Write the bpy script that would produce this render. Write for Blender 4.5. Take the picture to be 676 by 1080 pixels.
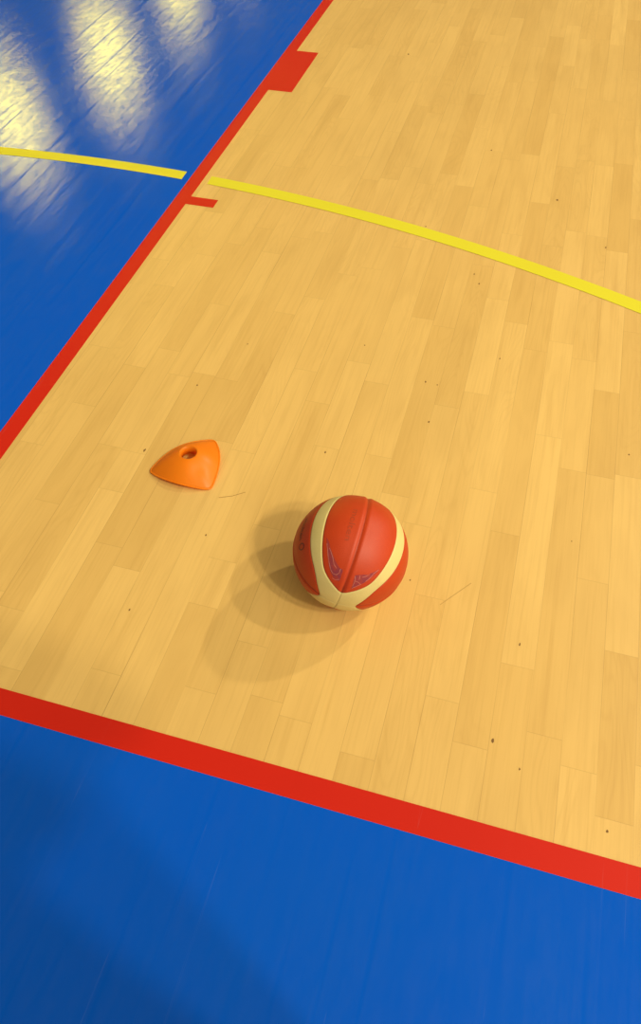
import bpy, bmesh, math, random
from mathutils import Vector, Matrix

# ------------------------------------------------------------------ camera, world, lamps, exposure
for o in list(bpy.data.objects):
    bpy.data.objects.remove(o, do_unlink=True)
SC = bpy.context.scene
COL = SC.collection

CAM = Vector((1.12016, -0.43252, 1.37213))
cam_data = bpy.data.cameras.new('camera')
cam_data.sensor_fit = 'VERTICAL'
cam_data.sensor_height = 24.0
cam_data.lens = 792.53 / 1080 * 24.0
cam_data.clip_start = 0.02
cam = bpy.data.objects.new('camera', cam_data)
COL.objects.link(cam)
cam.matrix_world = Matrix.Translation(CAM) @ (
    Matrix.Rotation(0.297353, 4, 'Z') @ Matrix.Rotation(0.660789, 4, 'X') @ Matrix.Rotation(-0.026190, 4, 'Z'))
SC.camera = cam

world = bpy.data.worlds.new('hall_light')
SC.world = world
world.use_nodes = True
# the lit hall all round: an even low level, brighter towards the lit side of the hall behind the right shoulder
wt = world.node_tree
bg = wt.nodes['Background']
bg.inputs['Color'].default_value = (1.0, 0.89, 0.63, 1)
HALL_LEVEL, HALL_SIDE = 0.19, 2.25
wg = wt.nodes.new('ShaderNodeNewGeometry')
wd = wt.nodes.new('ShaderNodeVectorMath'); wd.operation = 'DOT_PRODUCT'
wt.links.new(wg.outputs['Incoming'], wd.inputs[0])
az_, el_ = math.radians(-36.0), math.radians(44.0)
wd.inputs[1].default_value = (-math.cos(el_) * math.cos(az_), -math.cos(el_) * math.sin(az_), -math.sin(el_))
wm = wt.nodes.new('ShaderNodeMath'); wm.operation = 'MAXIMUM'; wm.inputs[1].default_value = 0.0
wt.links.new(wd.outputs['Value'], wm.inputs[0])
wp = wt.nodes.new('ShaderNodeMath'); wp.operation = 'POWER'; wp.inputs[1].default_value = 7.0
wt.links.new(wm.outputs[0], wp.inputs[0])
wa = wt.nodes.new('ShaderNodeMath'); wa.operation = 'MULTIPLY_ADD'
wa.inputs[1].default_value = HALL_SIDE; wa.inputs[2].default_value = HALL_LEVEL
wt.links.new(wp.outputs[0], wa.inputs[0])
wt.links.new(wa.outputs[0], bg.inputs['Strength'])

def hall_lamp(name, loc, aim, power, size, color):
    d = bpy.data.lights.new(name, 'AREA')
    d.shape = 'DISK'
    d.size = size
    d.energy = power
    d.color = color
    o = bpy.data.objects.new(name, d)
    COL.objects.link(o)
    o.location = loc
    o.rotation_euler = (Vector(aim) - Vector(loc)).to_track_quat('-Z', 'Y').to_euler()
    return o

WARM = (1.0, 0.90, 0.66)
BALL = Vector((0.9214, 0.4154, 0.117))
def from_ball(az, el, dist):
    a, e = math.radians(az), math.radians(el)
    return BALL + dist * Vector((math.cos(e) * math.cos(a), math.cos(e) * math.sin(a), math.sin(e)))
# the row of ceiling lamps on the right of the court
hall_lamp('ceiling_lamp', from_ball(-33.0, 47.0, 10.9), BALL, 320, 0.5, WARM)
hall_lamp('ceiling_lamp', from_ball(-23.5, 48.5, 10.6), BALL, 320, 0.5, WARM)
hall_lamp('ceiling_lamp', from_ball(17.0, 49.5, 10.4), BALL, 290, 0.45, WARM)
hall_lamp('ceiling_lamp', from_ball(49.0, 38.0, 12.8), BALL, 430, 0.5, WARM)
# the far lamps of the row on the left, whose glare lies on the blue lane
AMBER = (1.0, 0.80, 0.04)
def mirrored(az, el, dist):
    a, e = math.radians(az), math.radians(el)
    return Vector((CAM.x + dist * math.cos(e) * math.cos(a), CAM.y + dist * math.cos(e) * math.sin(a),
                   dist * math.sin(e) - CAM.z))
for az, el, dist, pw in ((128.0, 23.2, 24.0, 165), (120.6, 20.6, 26.6, 145), (115.4, 16.4, 31.5, 120), (111.2, 13.8, 37.0, 45)):
    hall_lamp('ceiling_lamp', mirrored(az, el, dist), (0, 3, 0), pw, 1.5, AMBER)

SC.view_settings.view_transform = 'Standard'
SC.view_settings.look = 'None'
SC.view_settings.gamma = 1.0
SC.view_settings.exposure = 0.05
SC.view_settings.use_curve_mapping = False

# ------------------------------------------------------------------ helpers
def put(o, parent=None):
    COL.objects.link(o)
    if parent is not None:
        o.parent = parent
    return o

def obj(name, bm, mat, parent=None, smooth=True):
    me = bpy.data.meshes.new(name)
    bmesh.ops.recalc_face_normals(bm, faces=bm.faces)
    bm.to_mesh(me)
    bm.free()
    if smooth:
        for p in me.polygons:
            p.use_smooth = True
    me.materials.append(mat)
    return put(bpy.data.objects.new(name, me), parent)

def empty(name, loc, rz=0.0):
    o = bpy.data.objects.new(name, None)
    o.empty_display_size = 0.05
    o.location = loc
    o.rotation_euler = (0, 0, rz)
    return put(o)

def tag(o, label=None, category=None, group=None, kind=None):
    for k, v in (('label', label), ('category', category), ('group', group), ('kind', kind)):
        if v:
            o[k] = v
    return o

class Nodes:
    def __init__(self, name):
        self.m = bpy.data.materials.new(name)
        self.m.use_nodes = True
        self.t = self.m.node_tree
        self.b = self.t.nodes['Principled BSDF']
    def n(self, kind, **kw):
        nd = self.t.nodes.new(kind)
        for k, v in kw.items():
            setattr(nd, k, v)
        return nd
    def l(self, a, b):
        self.t.links.new(a, b)
    def math(self, op, a, b=None, c=None, clamp=False):
        nd = self.n('ShaderNodeMath', operation=op, use_clamp=clamp)
        for i, v in enumerate((a, b, c)):
            if v is None:
                continue
            if isinstance(v, (int, float)):
                nd.inputs[i].default_value = v
            else:
                self.l(v, nd.inputs[i])
        return nd.outputs[0]
    def mix(self, fac, a, b, blend='MIX'):
        nd = self.n('ShaderNodeMix', data_type='RGBA', blend_type=blend)
        for s, v in ((nd.inputs[0], fac), (nd.inputs[6], a), (nd.inputs[7], b)):
            if isinstance(v, (int, float)):
                s.default_value = v
            elif isinstance(v, tuple):
                s.default_value = v if len(v) == 4 else v + (1,)
            else:
                self.l(v, s)
        return nd.outputs[2]
    def noise(self, vec, scale, detail=3.0, rough=0.55, distortion=0.0):
        nd = self.n('ShaderNodeTexNoise')
        nd.inputs['Scale'].default_value = scale
        nd.inputs['Detail'].default_value = detail
        nd.inputs['Roughness'].default_value = rough
        nd.inputs['Distortion'].default_value = distortion
        if vec is not None:
            self.l(vec, nd.inputs['Vector'])
        return nd.outputs[0]
    def mapping(self, vec, scale=(1, 1, 1), rot=(0, 0, 0)):
        nd = self.n('ShaderNodeMapping')
        nd.inputs['Scale'].default_value = scale
        nd.inputs['Rotation'].default_value = rot
        self.l(vec, nd.inputs['Vector'])
        return nd.outputs[0]
    def ramp(self, v, lo, hi):
        nd = self.n('ShaderNodeMapRange', clamp=True)
        self.l(v, nd.inputs[0])
        nd.inputs[1].default_value = lo
        nd.inputs[2].default_value = hi
        return nd.outputs[0]
    def bump(self, h, strength, dist):
        nd = self.n('ShaderNodeBump')
        nd.inputs['Strength'].default_value = strength
        nd.inputs['Distance'].default_value = dist
        self.l(h, nd.inputs['Height'])
        self.l(nd.outputs[0], self.b.inputs['Normal'])
    def set(self, **kw):
        for k, v in kw.items():
            s = self.b.inputs[k.replace('_', ' ')]
            if isinstance(v, (int, float)):
                s.default_value = v
            elif isinstance(v, tuple):
                s.default_value = v if len(v) == 4 else v + (1,)
            else:
                self.l(v, s)

PITCH, OFFX = 0.0655, 1.324

# ------------------------------------------------------------------ materials of the floor
def wood_material():
    M = Nodes('maple_boards')
    tc = M.n('ShaderNodeTexCoord').outputs['Object']
    tone = M.n('ShaderNodeAttribute', attribute_name='tone').outputs['Fac']
    seed = M.n('ShaderNodeAttribute', attribute_name='seed').outputs['Fac']
    uv = M.n('ShaderNodeUVMap', uv_map='board').outputs[0]
    # every board has its own grain: shift the coordinates by the board's seed
    comb = M.n('ShaderNodeCombineXYZ')
    M.l(M.math('MULTIPLY', seed, 37.0), comb.inputs[2])
    M.l(M.math('MULTIPLY', seed, 11.0), comb.inputs[1])
    add = M.n('ShaderNodeVectorMath', operation='ADD')
    M.l(tc, add.inputs[0]); M.l(comb.outputs[0], add.inputs[1])
    v = add.outputs[0]
    fine = M.noise(M.mapping(v, (260, 7, 40)), 1.0, 3.0, 0.6)
    fibre = M.noise(M.mapping(v, (90, 2.2, 40)), 1.0, 3.0, 0.6, 0.3)
    cloud = M.noise(M.mapping(v, (16, 3.2, 30)), 1.0, 3.0, 0.55, 0.6)
    # cathedral figure: contour lines of a slow noise
    slow = M.noise(M.mapping(v, (17, 2.3, 30)), 1.0, 1.0, 0.4, 0.2)
    rings = M.math('SINE', M.math('MULTIPLY', slow, 95.0))
    rings = M.math('POWER', M.math('MULTIPLY_ADD', rings, 0.5, 0.5), 4.0)
    figured = M.ramp(M.math('FRACT', M.math('MULTIPLY', seed, 7.31)), 0.45, 0.95)
    rings = M.math('MULTIPLY', rings, figured)
    t = M.math('ADD', M.math('MULTIPLY', tone, 0.55), 0.5)
    base = M.mix(t, (0.625, 0.388, 0.115), (0.735, 0.478, 0.155))
    base = M.mix(M.math('MULTIPLY', M.ramp(cloud, 0.42, 0.75), 0.22), base, (0.42, 0.235, 0.058))
    base = M.mix(M.math('MULTIPLY', M.ramp(fibre, 0.5, 0.8), 0.28), base, (0.43, 0.23, 0.052))
    base = M.mix(M.math('MULTIPLY', M.ramp(fine, 0.52, 0.8), 0.18), base, (0.43, 0.235, 0.055))
    base = M.mix(M.math('MULTIPLY', rings, 0.10), base, (0.38, 0.195, 0.04))
    # general grime, wide and uneven
    grime = M.noise(M.mapping(tc, (1.4, 0.9, 1)), 1.6, 5.0, 0.6)
    base = M.mix(M.math('MULTIPLY', M.ramp(grime, 0.45, 0.75), 0.2), base, (0.46, 0.30, 0.10))
    # seams between the boards
    sep = M.n('ShaderNodeSeparateXYZ'); M.l(uv, sep.inputs[0])
    sx = M.ramp(sep.outputs[0], 0.0009, 0.0002)
    sy = M.ramp(sep.outputs[1], 0.0011, 0.0003)
    worn = M.ramp(M.noise(M.mapping(tc, (16, 1.6, 1)), 1.0, 2.0), 0.36, 0.66)
    seam = M.math('MAXIMUM', M.math('MULTIPLY', sx, M.math('MULTIPLY_ADD', worn, 0.42, 0.04)), M.math('MULTIPLY', sy, 0.18))
    base = M.mix(seam, base, (0.16, 0.075, 0.02))
    # tiny dark specks
    vor = M.n('ShaderNodeTexVoronoi', feature='F1')
    vor.inputs['Scale'].default_value = 11.0
    M.l(tc, vor.inputs['Vector'])
    spk = M.ramp(vor.outputs['Distance'], 0.024, 0.012)
    vs = M.n('ShaderNodeSeparateColor'); M.l(vor.outputs['Color'], vs.inputs[0])
    spk = M.math('MULTIPLY', spk, M.math('GREATER_THAN', vs.outputs[0], 0.8))
    base = M.mix(M.math('MULTIPLY', spk, 0.5), base, (0.13, 0.06, 0.02))
    M.set(Base_Color=base, Roughness=0.42, Specular_IOR_Level=0.32)
    h = M.math('SUBTRACT', M.math('MULTIPLY', fine, 0.15), seam)
    M.bump(h, 0.25, 0.0006)
    return M.m

def paint_material(name, color, worn_color, rough, spec=0.5, glare=False):
    M = Nodes(name)
    tc = M.n('ShaderNodeTexCoord').outputs['Object']
    sep = M.n('ShaderNodeSeparateXYZ'); M.l(tc, sep.inputs[0])
    # the joints of the boards under the paint
    u = M.math('FRACT', M.math('MULTIPLY', M.math('SUBTRACT', sep.outputs[0], OFFX - 100 * PITCH), 1.0 / PITCH))
    j = M.math('MINIMUM', u, M.math('SUBTRACT', 1.0, u))
    joint = M.ramp(j, 0.09, 0.02)
    patch = M.noise(M.mapping(tc, (14, 1.2, 1)), 1.0, 2.0)
    joint = M.math('MULTIPLY', joint, M.ramp(patch, 0.42, 0.62))
    scuff = M.noise(M.mapping(tc, (150, 5, 1), (0, 0, 0.05)), 1.0, 4.0, 0.65)
    cloud = M.noise(M.mapping(tc, (3, 2, 1)), 1.0, 4.0, 0.6)
    base = M.mix(M.math('MULTIPLY', M.ramp(cloud, 0.4, 0.75), 0.5), color, worn_color)
    # hair-thin pale scratches that run mostly along the boards
    scr = M.noise(M.mapping(tc, (70, 1.1, 1), (0, 0, -0.35)), 1.0, 1.0, 0.4)
    thin = M.ramp(M.math('ABSOLUTE', M.math('SUBTRACT', scr, 0.71)), 0.006, 0.0)
    base = M.mix(M.math('MULTIPLY', thin, 0.03), base, (0.5, 0.55, 0.65))
    if glare:
        grit = M.noise(M.mapping(tc, (52, 13, 1)), 1.0, 4.0, 0.75)
        streak = M.noise(M.mapping(tc, (38, 2.6, 1)), 1.0, 4.0, 0.72)
        rg = M.math('MULTIPLY_ADD', M.ramp(streak, 0.3, 0.75), 0.06, rough - 0.03)
        h = M.math('ADD', M.math('MULTIPLY', grit, 0.35), M.math('MULTIPLY', streak, 0.9))
        h = M.math('SUBTRACT', h, M.math('MULTIPLY', joint, 0.22))
        bp_ = M.n('ShaderNodeBump')
        bp_.inputs['Strength'].default_value = 0.4
        bp_.inputs['Distance'].default_value = 0.0004
        M.l(h, bp_.inputs['Height'])
        # matt colour under a thin sealed coat
        df = M.n('ShaderNodeBsdfDiffuse'); M.l(base, df.inputs['Color']); M.l(bp_.outputs[0], df.inputs['Normal'])
        gl = M.n('ShaderNodeBsdfGlossy', distribution='BECKMANN')
        gl.inputs['Color'].default_value = (0.85, 0.85, 0.85, 1)
        M.l(rg, gl.inputs['Roughness']); M.l(bp_.outputs[0], gl.inputs['Normal'])
        fr = M.n('ShaderNodeFresnel'); fr.inputs['IOR'].default_value = spec
        mx = M.n('ShaderNodeMixShader')
        wear = M.math('MULTIPLY', M.ramp(grit, 0.32, 0.62), M.math('MULTIPLY_ADD', M.ramp(streak, 0.35, 0.6), 0.55, 0.45))
        wear = M.math('MULTIPLY_ADD', wear, 0.95, 0.33)
        wear = M.math('MULTIPLY', wear, M.math('MULTIPLY_ADD', joint, -0.7, 1.0))
        M.l(M.math('MULTIPLY', fr.outputs[0], wear), mx.inputs[0]); M.l(df.outputs[0], mx.inputs[1]); M.l(gl.outputs[0], mx.inputs[2])
        M.l(mx.outputs[0], M.t.nodes['Material Output'].inputs['Surface'])
        return M.m
    M.set(Roughness=rough)
    h = M.math('SUBTRACT', M.math('MULTIPLY', scuff, 0.2), M.math('MULTIPLY', joint, 0.4))
    M.bump(h, 0.2, 0.0005)
    M.set(Base_Color=base, Specular_IOR_Level=spec)
    return M.m

MAT_WOOD = wood_material()
MAT_BLUE = paint_material('blue_floor_paint', (0.0018, 0.085, 0.55), (0.0028, 0.091, 0.53), 0.185, 1.36, True)
MAT_RED = paint_material('red_line_paint', (0.53, 0.016, 0.006), (0.48, 0.014, 0.006), 0.5, 0.14)
MAT_YELLOW = paint_material('yellow_line_paint', (0.66, 0.60, 0.030), (0.63, 0.55, 0.028), 0.5, 0.14)

def plain(name, color, rough, spec=0.4, noise_scale=60.0, var=0.15, bump=0.0, dark=None):
    M = Nodes(name)
    tc = M.n('ShaderNodeTexCoord').outputs['Object']
    nz = M.noise(tc, noise_scale, 3.0, 0.6)
    dk = dark or tuple(c * 0.75 for c in color)
    M.set(Base_Color=M.mix(M.math('MULTIPLY', M.ramp(nz, 0.4, 0.75), var * 3), color, dk), Roughness=rough, Specular_IOR_Level=spec)
    if bump:
        M.bump(M.noise(tc, noise_scale * 8, 2.0), bump, 0.0004)
    return M.m

# ------------------------------------------------------------------ floor: maple boards laid along the court
ENDS = [(1.286,.316),(1.22,.637),(1.154,.749),(1.089,1.073),(1.362,.867),(1.431,.864),(1.43,1.167),(1.151,1.391),(.948,1.321),
 (1.227,1.285),(1.003,1.005),(1.429,.559),(1.077,.428),(1.498,.398),(1.294,.965),(.909,.791),(.962,.682),(.188,.449),(.234,.168),
 (.304,.647),(.425,.325),(.613,.401),(.537,.087),(.664,.281),(.308,.52),(.541,.719),(.303,.043),(.41,.955),(.476,1.266),
 (.551,1.358),(.712,1.543),(.62,1.045),(.282,1.256),(.299,.938),(.797,1.113),(1.089,3.006),(1.094,2.37),(1.366,3.431),
 (1.434,1.823),(.886,2.093),(1.154,2.048),(1.025,1.644),(1.136,3.612),(.624,2.935),(1.268,3.765)]
TONES = [(1.287,.515,1),(1.286,.258,-.4),(1.204,.772,-.3),(1.091,1.195,.8),(1.437,1.017,-1),(1.167,1.264,.7),(.971,1.196,-.7),
 (1.221,1.347,-.4),(1.366,.755,-.4),(1.337,1.15,.3),(.208,.551,-.7),(.302,.175,.9),(.234,.228,-.4),(.352,.143,-.5),(.404,.444,-1),
 (.444,.261,.6),(.534,.227,-1.2),(.608,.33,.6),(.471,.395,.7),(.474,.09,.4),(.417,.843,-.8),(.497,1.201,-.6),(.245,1.502,-.5),
 (.829,1.052,.3),(.571,1.126,.3),(1.097,3.272,-1),(1.093,2.518,-1),(1.359,3.64,1),(1.43,1.959,-1.1),(.9,2.262,.6),
 (1.167,1.869,-.8),(1.044,1.519,-.6),(1.086,1.589,.5),(1.152,3.413,.6),(.807,2.709,-.9)]
X0, X1, Y0, Y1 = -9.95, 5.05, 0.0, 14.0

def build_floor():
    rnd = random.Random(11)
    verts, faces, tones, seeds, uvs = [], [], [], [], []
    k0 = math.floor((X0 - OFFX) / PITCH)
    k1 = math.ceil((X1 - OFFX) / PITCH)
    for k in range(k0, k1):
        xa, xb = OFFX + k * PITCH, OFFX + (k + 1) * PITCH
        fixed = sorted(y for x, y in ENDS if xa <= x < xb)
        cuts = [Y0 - rnd.uniform(0.1, 0.5)]
        todo = fixed + [Y1 + 0.3]
        for y in todo:
            while y - cuts[-1] > 0.78:
                step = rnd.uniform(0.34, 0.70)
                if y - cuts[-1] - step < 0.22:
                    step = (y - cuts[-1]) * 0.5
                cuts.append(cuts[-1] + step)
            cuts.append(y)
        for ya, yb in zip(cuts[:-1], cuts[1:]):
            if yb - ya < 0.01:
                continue
            tone = rnd.gauss(0, 0.28)
            for x, y, t in TONES:
                if xa <= x < xb and ya <= y < yb:
                    tone = 0.8 * t
            b = len(verts)
            m = (0.5 * (xa + xb), 0.5 * (ya + yb))
            hw, hl = 0.5 * (xb - xa), 0.5 * (yb - ya)
            # five-point fan: the uv holds the distance to the nearest long and short seam
            xs = (xa, m[0], xb)
            ys = (ya, ya + 0.01, yb - 0.01, yb)
            for yy in ys:
                for xx in xs:
                    verts.append((xx, yy, 0.0))
            s = rnd.random()
            for r in range(3):
                for c in range(2):
                    a = b + r * 3 + c
                    faces.append((a, a + 1, a + 4, a + 3))
                    tones.append(tone); seeds.append(s)
                    for (rr, ccc) in ((r, c), (r, c + 1), (r + 1, c + 1), (r + 1, c)):
                        uvs.append((hw if ccc == 1 else 0.0, 0.0 if rr in (0, 3) else 0.01))
    me = bpy.data.meshes.new('floor')
    me.from_pydata(verts, [], faces)
    at = me.attributes.new('tone', 'FLOAT', 'FACE'); at.data.foreach_set('value', tones)
    at = me.attributes.new('seed', 'FLOAT', 'FACE'); at.data.foreach_set('value', seeds)
    ul = me.uv_layers.new(name='board')
    ul.data.foreach_set('uv', [c for p in uvs for c in p])
    me.materials.append(MAT_WOOD)
    o = put(bpy.data.objects.new('floor', me))
    return tag(o, 'pale maple board sports floor laid along the court', kind='structure')

build_floor()

def sheet(name, loops, z, mat, label, thick=0.0003):
    """flat paint coat from outline loops (list of polygons), with its own small thickness"""
    bm = bmesh.new()
    for loop in loops:
        vs = [bm.verts.new((x, y, z)) for x, y in loop]
        bm.faces.new(vs)
    bmesh.ops.remove_doubles(bm, verts=bm.verts, dist=1e-5)
    for f in bm.faces:
        f.normal_update()
        if f.normal.z < 0:
            f.normal_flip()
    me = bpy.data.meshes.new(name)
    bm.to_mesh(me); bm.free()
    me.materials.append(mat)
    o = put(bpy.data.objects.new(name, me))
    return tag(o, label, kind='structure')

def rect(xa, ya, xb, yb):
    return [(xa, ya), (xb, ya), (xb, yb), (xa, yb)]

LW = 0.05
KX = -4.90                      # far side of the lane
FT = 5.80                       # free throw line
sheet('lane_floor', [rect(KX + LW, -0.001, -LW, FT - LW)], 0.0003, MAT_BLUE, 'blue painted lane floor with lamp glare left of the red lane line')
sheet('outer_floor', [rect(X0 - 3, -4.5, X1 + 3, -LW)], 0.0003, MAT_BLUE, 'blue painted floor outside the red end line, at the bottom of the picture')
# end line
sheet('end_line', [rect(X0, -LW, X1, 0.0)], 0.0007, MAT_RED, 'red end line between the boards and the blue floor at the bottom')
# lane line with its tick and its neutral block, all one coat of paint
def lane_line(side):
    s = (lambda x: x) if side > 0 else (lambda x: KX - x)
    polys = [[(s(-LW), 0.0), (s(0), 0.0), (s(0), FT), (s(-LW), FT)],
             [(s(0), 1.7473), (s(0.1), 1.7473), (s(0.1), 1.7973), (s(0), 1.7973)],
             [(s(0), 2.6472), (s(0.1), 2.6472), (s(0.1), 3.0472), (s(0), 3.0472)],
             [(s(0), 3.8972), (s(0.1), 3.8972), (s(0.1), 3.9472), (s(0), 3.9472)]]
    return polys
sheet('lane_line', lane_line(1), 0.0007, MAT_RED, 'red lane line running up the left with a short tick and a wider block')
sheet('lane_line', lane_line(-1), 0.0007, MAT_RED, 'red lane line on the far side of the blue lane')
sheet('free_throw_line', [rect(KX + LW, FT - LW, -LW, FT)], 0.0007, MAT_RED, 'red line closing the far end of the blue lane')
sheet('side_line', [rect(X1 - LW, 0.0, X1, Y1)], 0.0007, MAT_RED, 'red side line at the right edge of the boards')

# yellow arc, broken where it crosses the red lane line
AC, RI, RO = (-0.4447, -3.1800), 5.0885, 5.1415
def arc(xa_in, xb_in, xa_out, xb_out, n=60):
    ring = []
    def pt(x, r):
        return (x, AC[1] + math.sqrt(max(r * r - (x - AC[0]) ** 2, 0)))
    inn = [pt(xa_in + (xb_in - xa_in) * i / n, RI) for i in range(n + 1)]
    out = [pt(xa_out + (xb_out - xa_out) * i / n, RO) for i in range(n + 1)]
    return [[inn[i], inn[i + 1], out[i + 1], out[i]] for i in range(n)]
sheet('arc_line', arc(0.0245, 4.2, 0.0215, 4.2), 0.0011, MAT_YELLOW, 'yellow arc line curving across the boards, right of the red lane line')
sheet('arc_line', arc(-4.83, -0.0755, -4.83, -0.0765), 0.0011, MAT_YELLOW, 'yellow arc line on the blue lane, left of the red lane line')

# scuffs and specks on the boards
MAT_SCUFF = plain('dark_scuff', (0.20, 0.10, 0.03), 0.6, 0.2)
MAT_SCUFF_PALE = plain('brown_scuff', (0.36, 0.19, 0.05), 0.6, 0.2)
MAT_SCUFF_FAINT = plain('faint_scuff', (0.50, 0.30, 0.09), 0.6, 0.2)
def strip(points, w):
    loops = []
    for (a, b) in zip(points[:-1], points[1:]):
        d = Vector((b[0] - a[0], b[1] - a[1])).normalized()
        n = Vector((-d.y, d.x)) * w * 0.5
        loops.append([(a[0] - n.x, a[1] - n.y), (b[0] - n.x, b[1] - n.y), (b[0] + n.x, b[1] + n.y), (a[0] + n.x, a[1] + n.y)])
    return loops
sheet('floor_scuff_line', strip([(.565,.566),(.594,.579),(.62,.598)], 0.0016), 0.0002, MAT_SCUFF_PALE, 'thin dark scuff on the boards between the orange marker and the ball')
sheet('floor_scuff_line', strip([(1.118,.415),(1.144,.449),(1.173,.486)], 0.0018), 0.0002, MAT_SCUFF_FAINT, 'thin brown scuff on the boards right of the ball')
SPECKS = [(.958,1.083,3),(.99,1.079,2.2),(.994,.938,3),(1.485,.954,2.6),(1.29,.366,2.6),(1.045,.459,2.2),(1.136,1.226,2.4),
 (.768,.77,3),(1.265,.152,3.4),(1.319,.112,2.2),(1.477,.044,2.6),(1.371,.654,1.6),(.333,.66,4),(.575,.456,2.4),
 (.49,.23,2.4),(.372,.914,3),(.447,1.108,2),(.766,1.186,2.4),(.486,3.126,5),(1.216,2.081,5),(1.387,1.836,3.4),
 (1.009,1.594,3),(1.031,1.549,3),(.954,2.368,3.4),(.817,1.814,3)]
def blob(x, y, r, rnd):
    n = 9
    return [(x + r * rnd.uniform(.6, 1.1) * .75 * math.cos(6.283 * i / n), y + r * rnd.uniform(.6, 1.2) * 1.2 * math.sin(6.283 * i / n)) for i in range(n)]
rs = random.Random(4)
sheet('floor_specks_surface', [blob(x, y, s * 0.0011, rs) for x, y, s in SPECKS], 0.0002, MAT_SCUFF, 'small dark knots and specks scattered over the boards')

# ------------------------------------------------------------------ basketball
BR = 0.117
P = Vector((0.0251471, -0.9963621, -0.0814260))
Q = Vector((0.2290208, -0.0735436, 0.9706394))
Ev = Vector((-0.9730967, -0.0430570, 0.2263382))
BASE = Vector((BALL.x, BALL.y, 0.0))
LIFT = Vector((0, 0, BALL.z))
def bp(th, lon, r):
    """point of the ball in its own coordinates: th = degrees from the strip pole, lon = degrees round it"""
    t, l = math.radians(th), math.radians(lon)
    return LIFT + r * (math.cos(t) * P + math.sin(t) * (math.cos(l) * Q + math.sin(l) * Ev))
TH0, HMAX = 18.5, 37.3
def half(th):
    th = min(th, 180 - th)
    if th <= TH0: return 0.0
    if th >= 48: return HMAX
    t = (th - TH0) / (48 - TH0)
    return HMAX * (1 - (1 - t) ** 2.2) ** 0.6
BORDER = []
for i in range(500):
    t = TH0 + (90 - TH0) * (i / 499) ** 1.8
    BORDER.append((t, half(t)))
    BORDER.append((180 - t, half(t)))
BORDER_V = [(bp(t, h, 1.0) - LIFT) for t, h in BORDER]
def ang(a, b):
    return math.acos(max(-1, min(1, a.dot(b))))
from mathutils import kdtree
KD = kdtree.KDTree(len(BORDER_V))
for i, v in enumerate(BORDER_V):
    KD.insert(v, i)
KD.balance()
def smooth01(x):
    x = max(0.0, min(1.0, x))
    return x * x * (3 - 2 * x)
def to_border(th, lon):               # lon measured from the lens centre, folded
    return KD.find(bp(th, abs(lon), 1.0) - LIFT)[2] * BR

def leather(name, c, dk, spec, rough):
    M = Nodes(name)
    tc = M.n('ShaderNodeTexCoord').outputs['Object']
    vor = M.n('ShaderNodeTexVoronoi', feature='F1')
    vor.inputs['Scale'].default_value = 480.0
    M.l(tc, vor.inputs['Vector'])
    nz = M.noise(tc, 26.0, 4.0, 0.65)
    base = M.mix(M.math('MULTIPLY', M.ramp(nz, 0.45, 0.75), 0.45), c, dk)
    gr = M.n('ShaderNodeAttribute', attribute_name='groove').outputs['Fac']
    base = M.mix(M.math('MULTIPLY', gr, 0.55), base, tuple(x * 0.30 for x in c))
    M.set(Base_Color=base, Roughness=rough, Specular_IOR_Level=spec)
    M.bump(M.math('SUBTRACT', 1.0, vor.outputs['Distance']), 0.22, 0.0006)
    return M.m
MAT_ORANGE = leather('orange_leather', (0.47, 0.040, 0.003), (0.41, 0.032, 0.0025), 0.40, 0.50)
MAT_CREAM = leather('cream_leather', (0.66, 0.53, 0.205), (0.57, 0.45, 0.15), 0.40, 0.55)

def grid_panel(name, rows, mat, parent):
    """rows of (position, groove darkness)"""
    bm = bmesh.new()
    lay = bm.verts.layers.float.new('groove')
    vs = []
    for row in rows:
        line = []
        for p, g in row:
            v = bm.verts.new(p); v[lay] = g
            line.append(v)
        vs.append(line)
    for a, b in zip(vs[:-1], vs[1:]):
        for i in range(len(a) - 1):
            try:
                bm.faces.new((a[i], a[i + 1], b[i + 1], b[i]))
            except ValueError:
                pass
    bmesh.ops.remove_doubles(bm, verts=bm.verts, dist=1e-6)
    bmesh.ops.dissolve_degenerate(bm, dist=1e-6, edges=bm.edges)
    # face outwards
    for f in bm.faces:
        f.normal_update()
        if f.normal.dot(f.calc_center_median() - LIFT) < 0:
            f.normal_flip()
    me = bpy.data.meshes.new(name)
    bm.to_mesh(me); bm.free()
    for p in me.polygons:
        p.use_smooth = True
    me.materials.append(mat)
    return put(bpy.data.objects.new(name, me), parent)

ball = empty('basketball', BASE)
tag(ball, 'worn orange basketball with cream strips standing on the maple boards', 'basketball')

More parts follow.
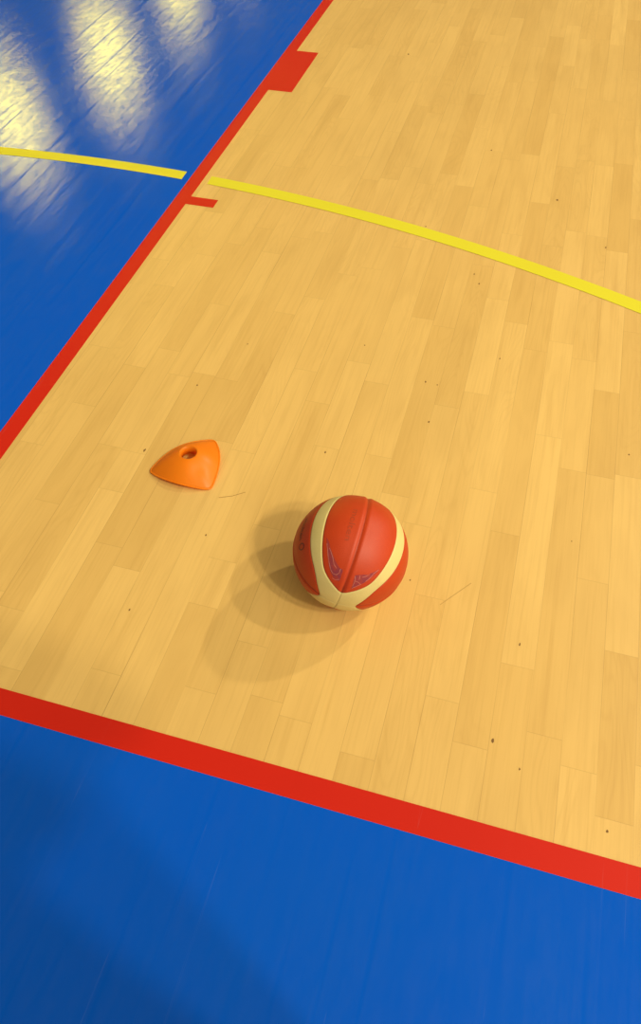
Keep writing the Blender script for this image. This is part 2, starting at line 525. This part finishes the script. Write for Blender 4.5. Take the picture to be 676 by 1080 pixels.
N_TH = 90
TH = [TH0 + (90 - TH0) * (i / (N_TH // 2)) ** 1.6 for i in range(N_TH // 2 + 1)]
TH = TH + [180 - t for t in reversed(TH[:-1])]
S_NODES = [0, .02, .04, .06, .08, .1, .125, .15, .2, .28, .38, .5, .62, .72, .8, .86, .9, .93, .95, .97, .985, 1.0]
for k in range(4):
    for sgn in (1, -1):
        rows = []
        for th in TH:
            h = half(th)
            row = []
            for s in S_NODES:
                lon = s * h
                d_mid = math.sin(math.radians(th)) * BR * math.radians(lon)
                d_b = to_border(th, lon)
                gm = 1 - smooth01(d_mid / 0.0060)
                gb = 1 - smooth01(d_b / 0.0024)
                dep = max(0.0022 * gm, 0.0011 * gb)
                # the channel of the middle seam has a soft raised shoulder
                dep -= 0.0005 * math.exp(-((d_mid - 0.0085) / 0.0028) ** 2)
                dark = max(0.55 * (1 - smooth01((d_mid - 0.0004) / 0.0022)), 0.9 * (1 - smooth01(d_b / 0.0013)))
                # dirt that has gathered in the channel near its ends, and along one worn edge
                e_ = min(th, 180 - th)
                dark = max(dark, 0.95 * (1 - smooth01((d_mid - 0.0006) / 0.0022)) * (1 - smooth01((e_ - 20) / 18)))
                if k == 0 and sgn > 0 and 35 < th < 70:
                    dark = max(dark, (1 - smooth01((d_b - 0.0004) / 0.0016)) * (0.5 + 0.5 * math.sin(th * 1.9)))
                row.append((bp(th, 90 * k + sgn * lon, BR - dep), min(dark * 1.35, 1.4)))
            rows.append(row)
        grid_panel('orange_panel', rows, MAT_ORANGE, ball)

THC = [0.0, 2, 4, 6.5, 9, 11.5, 14, 16, 17.4] + TH + [180 - t for t in (17.4, 16, 14, 11.5, 9, 6.5, 4, 2, 0.0)]
C_NODES = [0, .02, .045, .08, .13, .2, .35, .5, .65, .8, .87, .92, .955, .98, 1.0]
for k in range(4):
    rows = []
    for th in THC:
        h = half(th)
        row = []
        for s in C_NODES:
            lon = h + s * (90 - 2 * h)
            f = lon if lon <= 45 else 90 - lon
            d = to_border(th, f)
            if h == 0.0:
                ds = math.sin(math.radians(th)) * BR * math.radians(f)
                gm = 1 - smooth01(ds / 0.0016)
                dk = 0.6 * (1 - smooth01(ds / 0.0011))
            else:
                gm = dk = 0.0
            gb = 1 - smooth01(d / 0.0022)
            dep = max(0.0011 * gb, 0.0009 * gm)
            row.append((bp(th, 90 * k + lon, BR - dep), max(dk, 0.5 * (1 - smooth01(d / 0.0009)))))
        rows.append(row)
    grid_panel('cream_panel', rows, MAT_CREAM, ball)

# prints on the leather, laid in the ball's own strip coordinates
def patch(name, poly, lift, mat, parent, cuts=3):
    bm = bmesh.new()
    vs = [bm.verts.new((t, l, 0)) for t, l in poly]
    bm.faces.new(vs)
    bmesh.ops.triangulate(bm, faces=bm.faces[:])
    bmesh.ops.subdivide_edges(bm, edges=bm.edges[:], cuts=cuts, use_grid_fill=True)
    for v in bm.verts:
        v.co = bp(v.co.x, v.co.y, BR + lift)
    return finish_print(name, bm, mat, parent)
def finish_print(name, bm, mat, parent):
    for f in bm.faces:
        f.normal_update()
        if f.normal.dot(f.calc_center_median() - LIFT) < 0:
            f.normal_flip()
    me = bpy.data.meshes.new(name)
    bm.to_mesh(me); bm.free()
    me.materials.append(mat)
    return put(bpy.data.objects.new(name, me), parent)
def stroke_bm(bm, pts, w, lift):
    fine = []
    for a, b in zip(pts[:-1], pts[1:]):
        for i in range(4):
            fine.append((a[0] + (b[0] - a[0]) * i / 4, a[1] + (b[1] - a[1]) * i / 4))
    fine.append(pts[-1])
    pos = [bp(t, l, BR + lift) for t, l in fine]
    L, R_ = [], []
    for i, p in enumerate(pos):
        d = (pos[min(i + 1, len(pos) - 1)] - pos[max(i - 1, 0)]).normalized()
        n = (p - LIFT).normalized().cross(d)
        L.append(bm.verts.new(p + n * w)); R_.append(bm.verts.new(p - n * w))
    for i in range(len(pos) - 1):
        bm.faces.new((L[i], L[i + 1], R_[i + 1], R_[i]))

MAT_PURPLE = plain('purple_print', (0.24, 0.034, 0.048), 0.6, 0.3, 90, 0.25, dark=(0.42, 0.042, 0.012))
MAT_LILAC = plain('lilac_print', (0.50, 0.17, 0.14), 0.6, 0.3, 120, 0.3, dark=(0.44, 0.06, 0.02))
PUR_L = [(71.2,32.6),(63.2,31.2),(55.8,30.2),(47.9,29.0),(40.3,26.7),(35,22.3),(31.8,16.2),(31.6,11.4),(35.1,10.4),(41.6,8.9),(43.6,9.4),(44.7,14.2),(48.8,18.6),(54.3,23.2),(61.5,27.2),(68.2,29.9)]
STR_L = [[(66,31.6),(59.5,30.3),(50.2,28.8),(41.5,26.0),(38.2,22.5),(37.6,17.0),(40.1,13.2),(44.1,12.4)],[(62,28.4),(54.2,24.1),(46.9,21.5),(43.8,17.9)],[(33.6,24.5),(32.2,18.5),(33.4,12.2)]]
PUR_R = [(27.6,-15.4),(35.9,-10.8),(42,-8.9),(44.5,-15.1),(48.1,-23.8),(53.7,-29.3),(58,-32.3),(50.4,-31.0),(44.7,-29.3),(39.1,-26.4),(33.6,-21.9)]
STR_R = [[(28.6,-15.4),(32.2,-19.8),(36.9,-24.6)],[(36.6,-11.4),(37.3,-17.8),(36.2,-23.8)],[(41.4,-9.6),(37.1,-12.8),(30.6,-14.3)],[(41.1,-27.2),(47,-29.2),(52.2,-29.6),(57.2,-32.0)],[(43.4,-19.5),(45.3,-22.4),(49,-25.6)],[(44,-15.2),(39.9,-17.3)]]
for poly, strokes in ((PUR_L, STR_L), (PUR_R, STR_R)):
    em = patch('printed_emblem', poly, 0.00022, MAT_PURPLE, ball)
    em['label'] = 'worn purple printed emblem'
    bm = bmesh.new()
    for s in strokes:
        stroke_bm(bm, s, 0.00062, 0.00034)
    finish_print('emblem_outline', bm, MAT_LILAC, em)

def lettering(name, text, th_a, th_b, lon_a, lon_b, height_deg, mat, flip=1):
    """text running from (th_a, lon_a) to (th_b, lon_b) on the leather"""
    cu = bpy.data.curves.new('type', 'FONT')
    cu.body = text
    cu.size = 1.0
    cu.resolution_u = 3
    t = bpy.data.objects.new('type', cu)
    COL.objects.link(t)
    bpy.context.view_layer.update()
    dg = bpy.context.evaluated_depsgraph_get()
    me = bpy.data.meshes.new_from_object(t.evaluated_get(dg))
    bpy.data.objects.remove(t, do_unlink=True)
    bm = bmesh.new(); bm.from_mesh(me)
    bpy.data.meshes.remove(me)
    xs = [v.co.x for v in bm.verts]
    x0, x1 = min(xs), max(xs)
    bmesh.ops.triangulate(bm, faces=bm.faces[:])
    bmesh.ops.subdivide_edges(bm, edges=[e for e in bm.edges if e.calc_length() > 0.15], cuts=2)
    bmesh.ops.triangulate(bm, faces=bm.faces[:])
    for v in bm.verts:
        u = (v.co.x - x0) / (x1 - x0)
        th = th_a + (th_b - th_a) * u
        lon = lon_a + (lon_b - lon_a) * u + -flip * v.co.y * height_deg / max(0.3, math.sin(math.radians(th)))
        v.co = bp(th, lon, BR + 0.0003)
    return finish_print(name, bm, mat, ball)

MAT_INK = plain('dark_print', (0.085, 0.018, 0.012), 0.5, 0.4, 160, 0.2, dark=(0.2, 0.03, 0.015))
MAT_FADED = plain('faded_print', (0.30, 0.040, 0.010), 0.5, 0.4, 160, 0.3, dark=(0.42, 0.05, 0.011))
ink = lettering('lettering', 'molten', 98, 75, 68.5, 71.0, 9.0, MAT_INK)
ink['label'] = 'small dark lettering'
fad = lettering('lettering', 'molten', 106, 71, 13.5, 14.1, 8.5, MAT_FADED)
fad['label'] = 'faded lettering beside the seam'
bm = bmesh.new()
stroke_bm(bm, [(67.6 + 3.1 * math.cos(a), 66.5 + 4.4 * math.sin(a)) for a in [i * 2 * math.pi / 14 for i in range(15)]], 0.0011, 0.0003)
finish_print('ring_mark', bm, MAT_INK, ball)

# ------------------------------------------------------------------ orange three-cornered marker
MK = Vector((0.4665, 0.6385, 0.0))
CORN = [Vector((0.373, 0.598)), Vector((0.538, 0.583)), Vector((0.4885, 0.7365))]
RISE = 0.0125
def marker_material():
    M = Nodes('orange_plastic')
    tc = M.n('ShaderNodeTexCoord').outputs['Object']
    nz = M.noise(tc, 22.0, 3.0, 0.5)
    col = M.mix(M.math('MULTIPLY', M.ramp(nz, 0.35, 0.75), 0.5), (0.97, 0.31, 0.010), (0.97, 0.33, 0.016))
    M.set(Base_Color=col, Roughness=0.36, Specular_IOR_Level=0.35)
    # thin plastic: a little light passes through the wall
    tr = M.n('ShaderNodeBsdfTranslucent'); tr.inputs['Color'].default_value = (0.98, 0.46, 0.03, 1)
    mx = M.n('ShaderNodeMixShader'); mx.inputs[0].default_value = 0.45
    out = M.t.nodes['Material Output']
    M.l(M.b.outputs[0], mx.inputs[1]); M.l(tr.outputs[0], mx.inputs[2]); M.l(mx.outputs[0], out.inputs['Surface'])
    return M.m
MAT_MARKER = marker_material()
def outline(n_side=40, corner=0.010):
    """rounded three-cornered outline with bulging sides, counter-clockwise, local to the marker"""
    pts = []
    c = [v - MK.xy for v in CORN]
    # each side is an arc bulging outwards
    raw = []
    for i in range(3):
        a, b = c[i], c[(i + 1) % 3]
        ch = b - a
        nrm = Vector((ch.y, -ch.x)).normalized()
        if nrm.dot((a + b) * 0.5) < 0: nrm = -nrm
        bulge = 0.0185
        for j in range(n_side):
            t = j / n_side
            raw.append(a + ch * t + nrm * bulge * 4 * t * (1 - t))
    # round the corners by a few passes of averaging near them
    m = len(raw)
    cur = raw
    for _ in range(5):
        nxt = list(cur)
        for i in range(m):
            d = min(i % n_side, n_side - i % n_side)
            if d < 3:
                nxt[i] = (cur[i - 1] + cur[i] * 2 + cur[(i + 1) % m]) / 4
        cur = nxt
    return cur, n_side
def build_marker():
    root = empty('marker_cone', MK)
    tag(root, 'bright orange three-cornered marker with a round hole, on the boards left of the ball', 'training cone')
    out, ns = outline()
    m = len(out)
    HOLE, TOP = 0.0212, 0.0465
    OFF = Vector((-0.0025, 0.005))
    rings = 18
    def level(i, u):
        o = out[i]
        w = (i % ns) / ns
        lift = RISE * math.sin(math.pi * w) ** 1.2
        ang_ = math.atan2(o.y, o.x)
        h = Vector((math.cos(ang_), math.sin(ang_))) * HOLE
        p = h + OFF * (1 - u) + (o - h) * u
        z_edge = 0.0022 + lift
        z = TOP + (z_edge - TOP) * (u ** 1.08)
        z += 0.003 * math.sin(math.pi * u)
        # a shallow dent on the face towards the camera
        dx, dy = p.x - 0.033, p.y + 0.030
        z -= 0.0022 * math.exp(-(dx * dx / 0.00022 + dy * dy / 0.00018))
        z += 0.0008 * math.exp(-((dx + 0.022) ** 2 / 0.0003 + (dy - 0.0) ** 2 / 0.0004))
        return Vector((p.x, p.y, z))
    bm = bmesh.new()
    top = [[bm.verts.new(level(i, k / rings)) for i in range(m)] for k in range(rings + 1)]
    T = 0.0018
    bot = []
    for k in range(rings + 1):
        bot.append([bm.verts.new(v.co - Vector((0, 0, T))) for v in top[k]])
    for k in range(rings):
        for i in range(m):
            j = (i + 1) % m
            bm.faces.new((top[k][i], top[k + 1][i], top[k + 1][j], top[k][j]))
            bm.faces.new((bot[k][j], bot[k + 1][j], bot[k + 1][i], bot[k][i]))
    for i in range(m):
        j = (i + 1) % m
        bm.faces.new((top[0][j], bot[0][j], bot[0][i], top[0][i]))
        bm.faces.new((top[rings][i], bot[rings][i], bot[rings][j], top[rings][j]))
    obj('body', bm, MAT_MARKER, root)
    # beaded rim along the outer edge
    bm = bmesh.new()
    prev = []
    R_ = 0.0021
    loops = []
    for i in range(m):
        p = level(i, 1.0); p.z = max(p.z - 0.0003, R_)
        a = level(i - 1, 1.0); b = level((i + 1) % m, 1.0)
        d = (b - a).normalized()
        s = d.cross(Vector((0, 0, 1))).normalized(); u = s.cross(d)
        loops.append([bm.verts.new(p + R_ * (math.cos(t) * s + math.sin(t) * u)) for t in [q * math.pi / 4 for q in range(8)]])
    for i in range(m):
        A, B = loops[i], loops[(i + 1) % m]
        for q in range(8):
            bm.faces.new((A[q], A[(q + 1) % 8], B[(q + 1) % 8], B[q]))
    obj('rim', bm, MAT_MARKER, root)
    # short collar that runs down inside from the hole
    bm = bmesh.new()
    cols = []
    for (rr, zz) in ((HOLE, TOP - 0.0006), (HOLE - 0.0005, TOP - 0.012), (HOLE - 0.001, TOP - 0.024), (HOLE - 0.0023, TOP - 0.024), (HOLE - 0.0018, TOP - 0.012), (HOLE - 0.0013, TOP - 0.0006)):
        cols.append([bm.verts.new((OFF.x + rr * math.cos(i * math.pi / 24), OFF.y + rr * math.sin(i * math.pi / 24), zz)) for i in range(48)])
    for q in range(6):
        A, B = cols[q], cols[(q + 1) % 6]
        for i in range(48):
            bm.faces.new((A[i], A[(i + 1) % 48], B[(i + 1) % 48], B[i]))
    obj('collar', bm, MAT_MARKER, root)
    # rolled lip round the hole
    bm = bmesh.new()
    loops = []
    for i in range(48):
        a = i * 2 * math.pi / 48
        c = Vector((math.cos(a), math.sin(a), 0))
        loops.append([bm.verts.new(c * (HOLE + 0.0004 + 0.0011 * math.cos(t)) + Vector((OFF.x, OFF.y, TOP - 0.0008 + 0.0011 * math.sin(t)))) for t in [q * math.pi / 3 for q in range(6)]])
    for i in range(48):
        A, B = loops[i], loops[(i + 1) % 48]
        for q in range(6):
            bm.faces.new((A[q], B[q], B[(q + 1) % 6], A[(q + 1) % 6]))
    obj('hole_lip', bm, MAT_MARKER, root)
build_marker()

# ------------------------------------------------------------------ the photographer behind the end line, whose shadow lies on the blue floor
VIEW = Vector((-0.1799, 0.5867, -0.7896))
def fabric(name, c):
    return plain(name, c, 0.85, 0.2, 40, 0.15, 0.15)
MAT_SKIN = plain('skin', (0.55, 0.30, 0.20), 0.5, 0.35, 30, 0.05)
MAT_SHIRT = fabric('shirt_cloth', (0.05, 0.055, 0.07))
MAT_TROUSERS = fabric('trouser_cloth', (0.03, 0.03, 0.035))
MAT_HAIR = plain('hair', (0.03, 0.02, 0.012), 0.6, 0.3, 90, 0.2)
MAT_SHOE = plain('shoe_rubber', (0.6, 0.6, 0.6), 0.5, 0.4, 40, 0.1)
MAT_BLACK = plain('black_plastic', (0.015, 0.015, 0.016), 0.4, 0.4, 80, 0.1, 0.1)
MAT_GLASS = plain('dark_glass', (0.01, 0.01, 0.02), 0.08, 0.6, 10, 0.0)

def skinned(name, joints, edges, mat, parent, levels=2):
    """joints: name -> (position, radius or (rx, ry)); first joint is the root"""
    names = list(joints)
    me = bpy.data.meshes.new(name)
    me.from_pydata([joints[n][0] for n in names], [(names.index(a), names.index(b)) for a, b in edges], [])
    o = put(bpy.data.objects.new(name, me), parent)
    o.modifiers.new('skin', 'SKIN').use_smooth_shade = True
    if not me.skin_vertices:
        bm = bmesh.new(); bm.from_mesh(me)
        bm.verts.layers.skin.verify()
        bm.to_mesh(me); bm.free()
    for i, n in enumerate(names):
        r = joints[n][1]
        sv = me.skin_vertices[0].data[i]
        sv.radius = (r, r) if isinstance(r, (int, float)) else r
        sv.use_root = (i == 0)
    o.modifiers.new('sub', 'SUBSURF').levels = levels
    o.modifiers['sub'].render_levels = levels
    bpy.context.view_layer.update()
    dg = bpy.context.evaluated_depsgraph_get()
    done = bpy.data.meshes.new_from_object(o.evaluated_get(dg))
    o.modifiers.clear()
    o.data = done
    done.materials.clear(); done.materials.append(mat)
    for p in done.polygons:
        p.use_smooth = True
    return o

FEET = Vector((1.298, -0.685, 0.0))
YAW = 0.36
man = empty('person', FEET, YAW)
tag(man, 'photographer in dark clothes behind the end line, casting the soft shadow on the blue floor', 'person')
inv = (Matrix.Translation(FEET) @ Matrix.Rotation(YAW, 4, 'Z')).inverted()
CL = inv @ (CAM - VIEW * 0.075)          # the camera body, in the person's frame (x right, y forward)
GR = CL + Vector((0.068, -0.012, -0.012)); GLH = CL + Vector((-0.06, -0.002, -0.028))
J = {
 'pelvis': ((0, -0.01, 0.90), (0.155, 0.115)), 'waist': ((0, 0.0, 1.03), (0.145, 0.105)), 'chest': ((0, 0.02, 1.20), (0.165, 0.118)),
 'upper': ((0, 0.035, 1.32), (0.15, 0.10)), 'neck': ((0, 0.06, 1.40), 0.055), 'throat': ((0, 0.085, 1.455), 0.052),
 'skull': ((0, 0.115, 1.53), (0.075, 0.088)), 'crown': ((0, 0.115, 1.60), (0.066, 0.078)),
 'shr': ((0.165, 0.03, 1.345), 0.062), 'elr': ((0.265, 0.10, 1.12), 0.044), 'wrr': (tuple(GR + Vector((0.03, -0.055, -0.03))), 0.029), 'par': (tuple(GR + Vector((0.012, -0.01, -0.008))), (0.036, 0.018)),
 'shl': ((-0.165, 0.03, 1.345), 0.062), 'ell': ((-0.245, 0.12, 1.11), 0.044), 'wrl': (tuple(GLH + Vector((-0.03, -0.05, -0.045))), 0.029), 'pal': (tuple(GLH + Vector((-0.01, -0.008, -0.02))), (0.036, 0.018)),
 'hipr': ((0.095, -0.01, 0.84), 0.098), 'knr': ((0.115, 0.02, 0.47), 0.062), 'anr': ((0.125, -0.02, 0.09), 0.042), 'hlr': ((0.125, -0.03, 0.045), 0.036), 'toer': ((0.145, 0.12, 0.035), 0.034),
 'hipl': ((-0.095, -0.01, 0.84), 0.098), 'knl': ((-0.115, 0.02, 0.47), 0.062), 'anl': ((-0.125, -0.02, 0.09), 0.042), 'hll': ((-0.125, -0.03, 0.045), 0.036), 'toel': ((-0.145, 0.12, 0.035), 0.034),
}
EDG = [('pelvis', 'waist'), ('waist', 'chest'), ('chest', 'upper'), ('upper', 'neck'), ('neck', 'throat'), ('throat', 'skull'), ('skull', 'crown'),
       ('upper', 'shr'), ('shr', 'elr'), ('elr', 'wrr'), ('wrr', 'par'), ('upper', 'shl'), ('shl', 'ell'), ('ell', 'wrl'), ('wrl', 'pal'),
       ('pelvis', 'hipr'), ('hipr', 'knr'), ('knr', 'anr'), ('anr', 'hlr'), ('hlr', 'toer'), ('pelvis', 'hipl'), ('hipl', 'knl'), ('knl', 'anl'), ('anl', 'hll'), ('hll', 'toel')]
# fingers curled round the camera, each its own chain from the palm
for side, palm, sx in (('r', GR, 1), ('l', GLH, -1)):
    for i in range(4):
        k = i - 1.5
        base = Vector(J['pa' + side][0]) + Vector((0.0, 0.012, -k * 0.017))
        ln = (0.9, 1.0, 0.95, 0.78)[i]
        a = base + Vector((0.012 * sx, 0.026 * ln, 0.0)); b = a + Vector((-0.012 * sx, 0.022 * ln, 0.0)); c = b + Vector((-0.018 * sx, 0.004, 0.0))
        for nm, p, rr in (('a', base, 0.0095), ('b', a, 0.009), ('c', b, 0.0082), ('d', c, 0.007)):
            J['f%s%d%s' % (side, i, nm)] = (tuple(p), rr)
        EDG += [('pa' + side, 'f%s%da' % (side, i))] + [('f%s%d%s' % (side, i, p), 'f%s%d%s' % (side, i, q)) for p, q in ('ab', 'bc', 'cd')]
    t0 = Vector(J['pa' + side][0])
    for nm, p, rr in (('a', t0 + Vector((-0.012 * sx, -0.014, 0.014)), 0.0105), ('b', t0 + Vector((-0.034 * sx, -0.012, 0.026)), 0.0095), ('c', t0 + Vector((-0.054 * sx, -0.006, 0.03)), 0.008)):
        J['t%s%s' % (side, nm)] = (tuple(p), rr)
    EDG += [('pa' + side, 't%sa' % side), ('t%sa' % side, 't%sb' % side), ('t%sb' % side, 't%sc' % side)]
body = skinned('body', J, EDG, MAT_SKIN, man)
# clothes and hair: shells a little larger than the body
sh = {k: (J[k][0], tuple(x + 0.013 for x in (J[k][1] if isinstance(J[k][1], tuple) else (J[k][1],) * 2))) for k in ('pelvis', 'waist', 'chest', 'upper', 'shr', 'elr', 'shl', 'ell')}
sh['elr'] = (J['elr'][0], 0.066); sh['ell'] = (J['ell'][0], 0.066); sh['pelvis'] = ((0, -0.01, 0.82), (0.185, 0.145)); sh['waist'] = ((0, 0, 1.02), (0.175, 0.14)); sh['chest'] = ((0, 0.02, 1.2), (0.19, 0.14))
for s_ in 'rl':
    w, e_ = Vector(J['wr' + s_][0]), Vector(J['el' + s_][0])
    sh['cu' + s_] = (tuple(e_ + (w - e_) * 0.8), 0.044)
skinned('shirt', sh, [('pelvis', 'waist'), ('waist', 'chest'), ('chest', 'upper'), ('upper', 'shr'), ('shr', 'elr'), ('elr', 'cur'), ('upper', 'shl'), ('shl', 'ell'), ('ell', 'cul')], MAT_SHIRT, man)
tk = {k: (J[k][0], tuple(x + 0.012 for x in (J[k][1] if isinstance(J[k][1], tuple) else (J[k][1],) * 2))) for k in ('waist', 'pelvis', 'hipr', 'knr', 'hipl', 'knl')}
tk = {k: v for k, v in sorted(tk.items(), key=lambda q: q[0] != 'pelvis')}
tk['cufr'] = ((0.125, -0.018, 0.10), 0.062); tk['cufl'] = ((-0.125, -0.018, 0.10), 0.062)
skinned('trousers', tk, [('pelvis', 'waist'), ('pelvis', 'hipr'), ('hipr', 'knr'), ('knr', 'cufr'), ('pelvis', 'hipl'), ('hipl', 'knl'), ('knl', 'cufl')], MAT_TROUSERS, man)
for sx in (1, -1):
    skinned('shoe', {'heel': ((0.125 * sx, -0.045, 0.046), 0.046), 'mid': ((0.133 * sx, 0.05, 0.044), (0.046, 0.044)), 'toe': ((0.147 * sx, 0.14, 0.036), (0.044, 0.036))}, [('heel', 'mid'), ('mid', 'toe')], MAT_SHOE, man)
def ball_bm(c, rx, ry, rz, keep=None):
    bm = bmesh.new()
    bmesh.ops.create_uvsphere(bm, u_segments=28, v_segments=18, radius=1)
    for v in bm.verts:
        v.co = Vector((c[0] + v.co.x * rx, c[1] + v.co.y * ry, c[2] + v.co.z * rz))
    if keep:
        for v in bm.verts:
            if not keep(v.co):
                v.co = Vector(c) + (v.co - Vector(c)) * 0.62
    return bm
obj('hair', ball_bm((0, 0.100, 1.572), 0.088, 0.100, 0.100, lambda p: p.y - 0.10 < (p.z - 1.57) * 1.1), MAT_HAIR, man)
for sx in (1, -1):
    obj('eye', ball_bm((0.031 * sx, 0.193, 1.545), 0.013, 0.011, 0.010), MAT_GLASS, man)
    obj('ear', ball_bm((0.083 * sx, 0.11, 1.53), 0.010, 0.020, 0.032), MAT_SKIN, man)
obj('nose', ball_bm((0, 0.212, 1.515), 0.014, 0.018, 0.024), MAT_SKIN, man)
obj('mouth', ball_bm((0, 0.198, 1.472), 0.024, 0.008, 0.007), plain('lips', (0.42, 0.14, 0.11), 0.5), man)

# invented bag, added on the photographer's back to widen the cast shadow
def sack_bm(c, size, bevel, bulge=0.0):
    bm = bmesh.new()
    bmesh.ops.create_cube(bm, size=1)
    for v in bm.verts:
        v.co = Vector((c[0] + v.co.x * size[0], c[1] + v.co.y * size[1], c[2] + v.co.z * size[2]))
    bmesh.ops.bevel(bm, geom=bm.edges[:], offset=bevel, segments=5, affect='EDGES', profile=0.5)
    return bm
MAT_PACK = fabric('pack_cloth', (0.03, 0.035, 0.045))
shadow_pack = obj('shadow_backpack', sack_bm((0, -0.215, 1.13), (0.33, 0.19, 0.50), 0.07), MAT_PACK, man)
obj('pocket', sack_bm((0, -0.315, 1.03), (0.24, 0.06, 0.22), 0.026), MAT_PACK, shadow_pack)
for sx in (1, -1):
    skinned('strap', {'a': ((0.10 * sx, -0.13, 1.33), (0.024, 0.01)), 'b': ((0.105 * sx, -0.02, 1.455), (0.024, 0.01)), 'c': ((0.115 * sx, 0.135, 1.36), (0.024, 0.01)), 'd': ((0.13 * sx, 0.165, 1.2), (0.024, 0.01)), 'e': ((0.18 * sx, 0.02, 1.02), (0.02, 0.01)), 'f': ((0.15 * sx, -0.14, 0.95), (0.02, 0.01))}, [('a', 'b'), ('b', 'c'), ('c', 'd'), ('d', 'e'), ('e', 'f')], MAT_PACK, shadow_pack)

# the camera in the photographer's hands
kit = bpy.data.objects.new('photo_camera', None)
put(kit)
kit.matrix_world = Matrix.Translation(CAM - VIEW * 0.075) @ cam.matrix_world.to_3x3().to_4x4()
tag(kit, 'black camera held by the photographer behind the end line', 'camera')
def box_bm(c, size, bevel):
    bm = bmesh.new()
    bmesh.ops.create_cube(bm, size=1)
    for v in bm.verts:
        v.co = Vector((c[0] + v.co.x * size[0], c[1] + v.co.y * size[1], c[2] + v.co.z * size[2]))
    bmesh.ops.bevel(bm, geom=bm.edges[:], offset=bevel, segments=3, affect='EDGES', profile=0.6)
    return bm
bm = box_bm((0, 0, 0), (0.125, 0.075, 0.04), 0.008)
obj('camera_body', bm, MAT_BLACK, kit)
obj('grip', box_bm((0.05, -0.005, -0.022), (0.026, 0.066, 0.03), 0.009), MAT_BLACK, kit)
obj('viewfinder', box_bm((0, 0.046, 0.006), (0.045, 0.026, 0.045), 0.007), MAT_BLACK, kit)
bm = bmesh.new()
bmesh.ops.create_cone(bm, cap_ends=True, segments=40, radius1=0.031, radius2=0.033, depth=0.045, matrix=Matrix.Translation((0, 0, -0.041)))
obj('lens_barrel', bm, MAT_BLACK, kit)
obj('display', box_bm((-0.005, -0.004, 0.021), (0.075, 0.05, 0.003), 0.001), MAT_GLASS, kit)
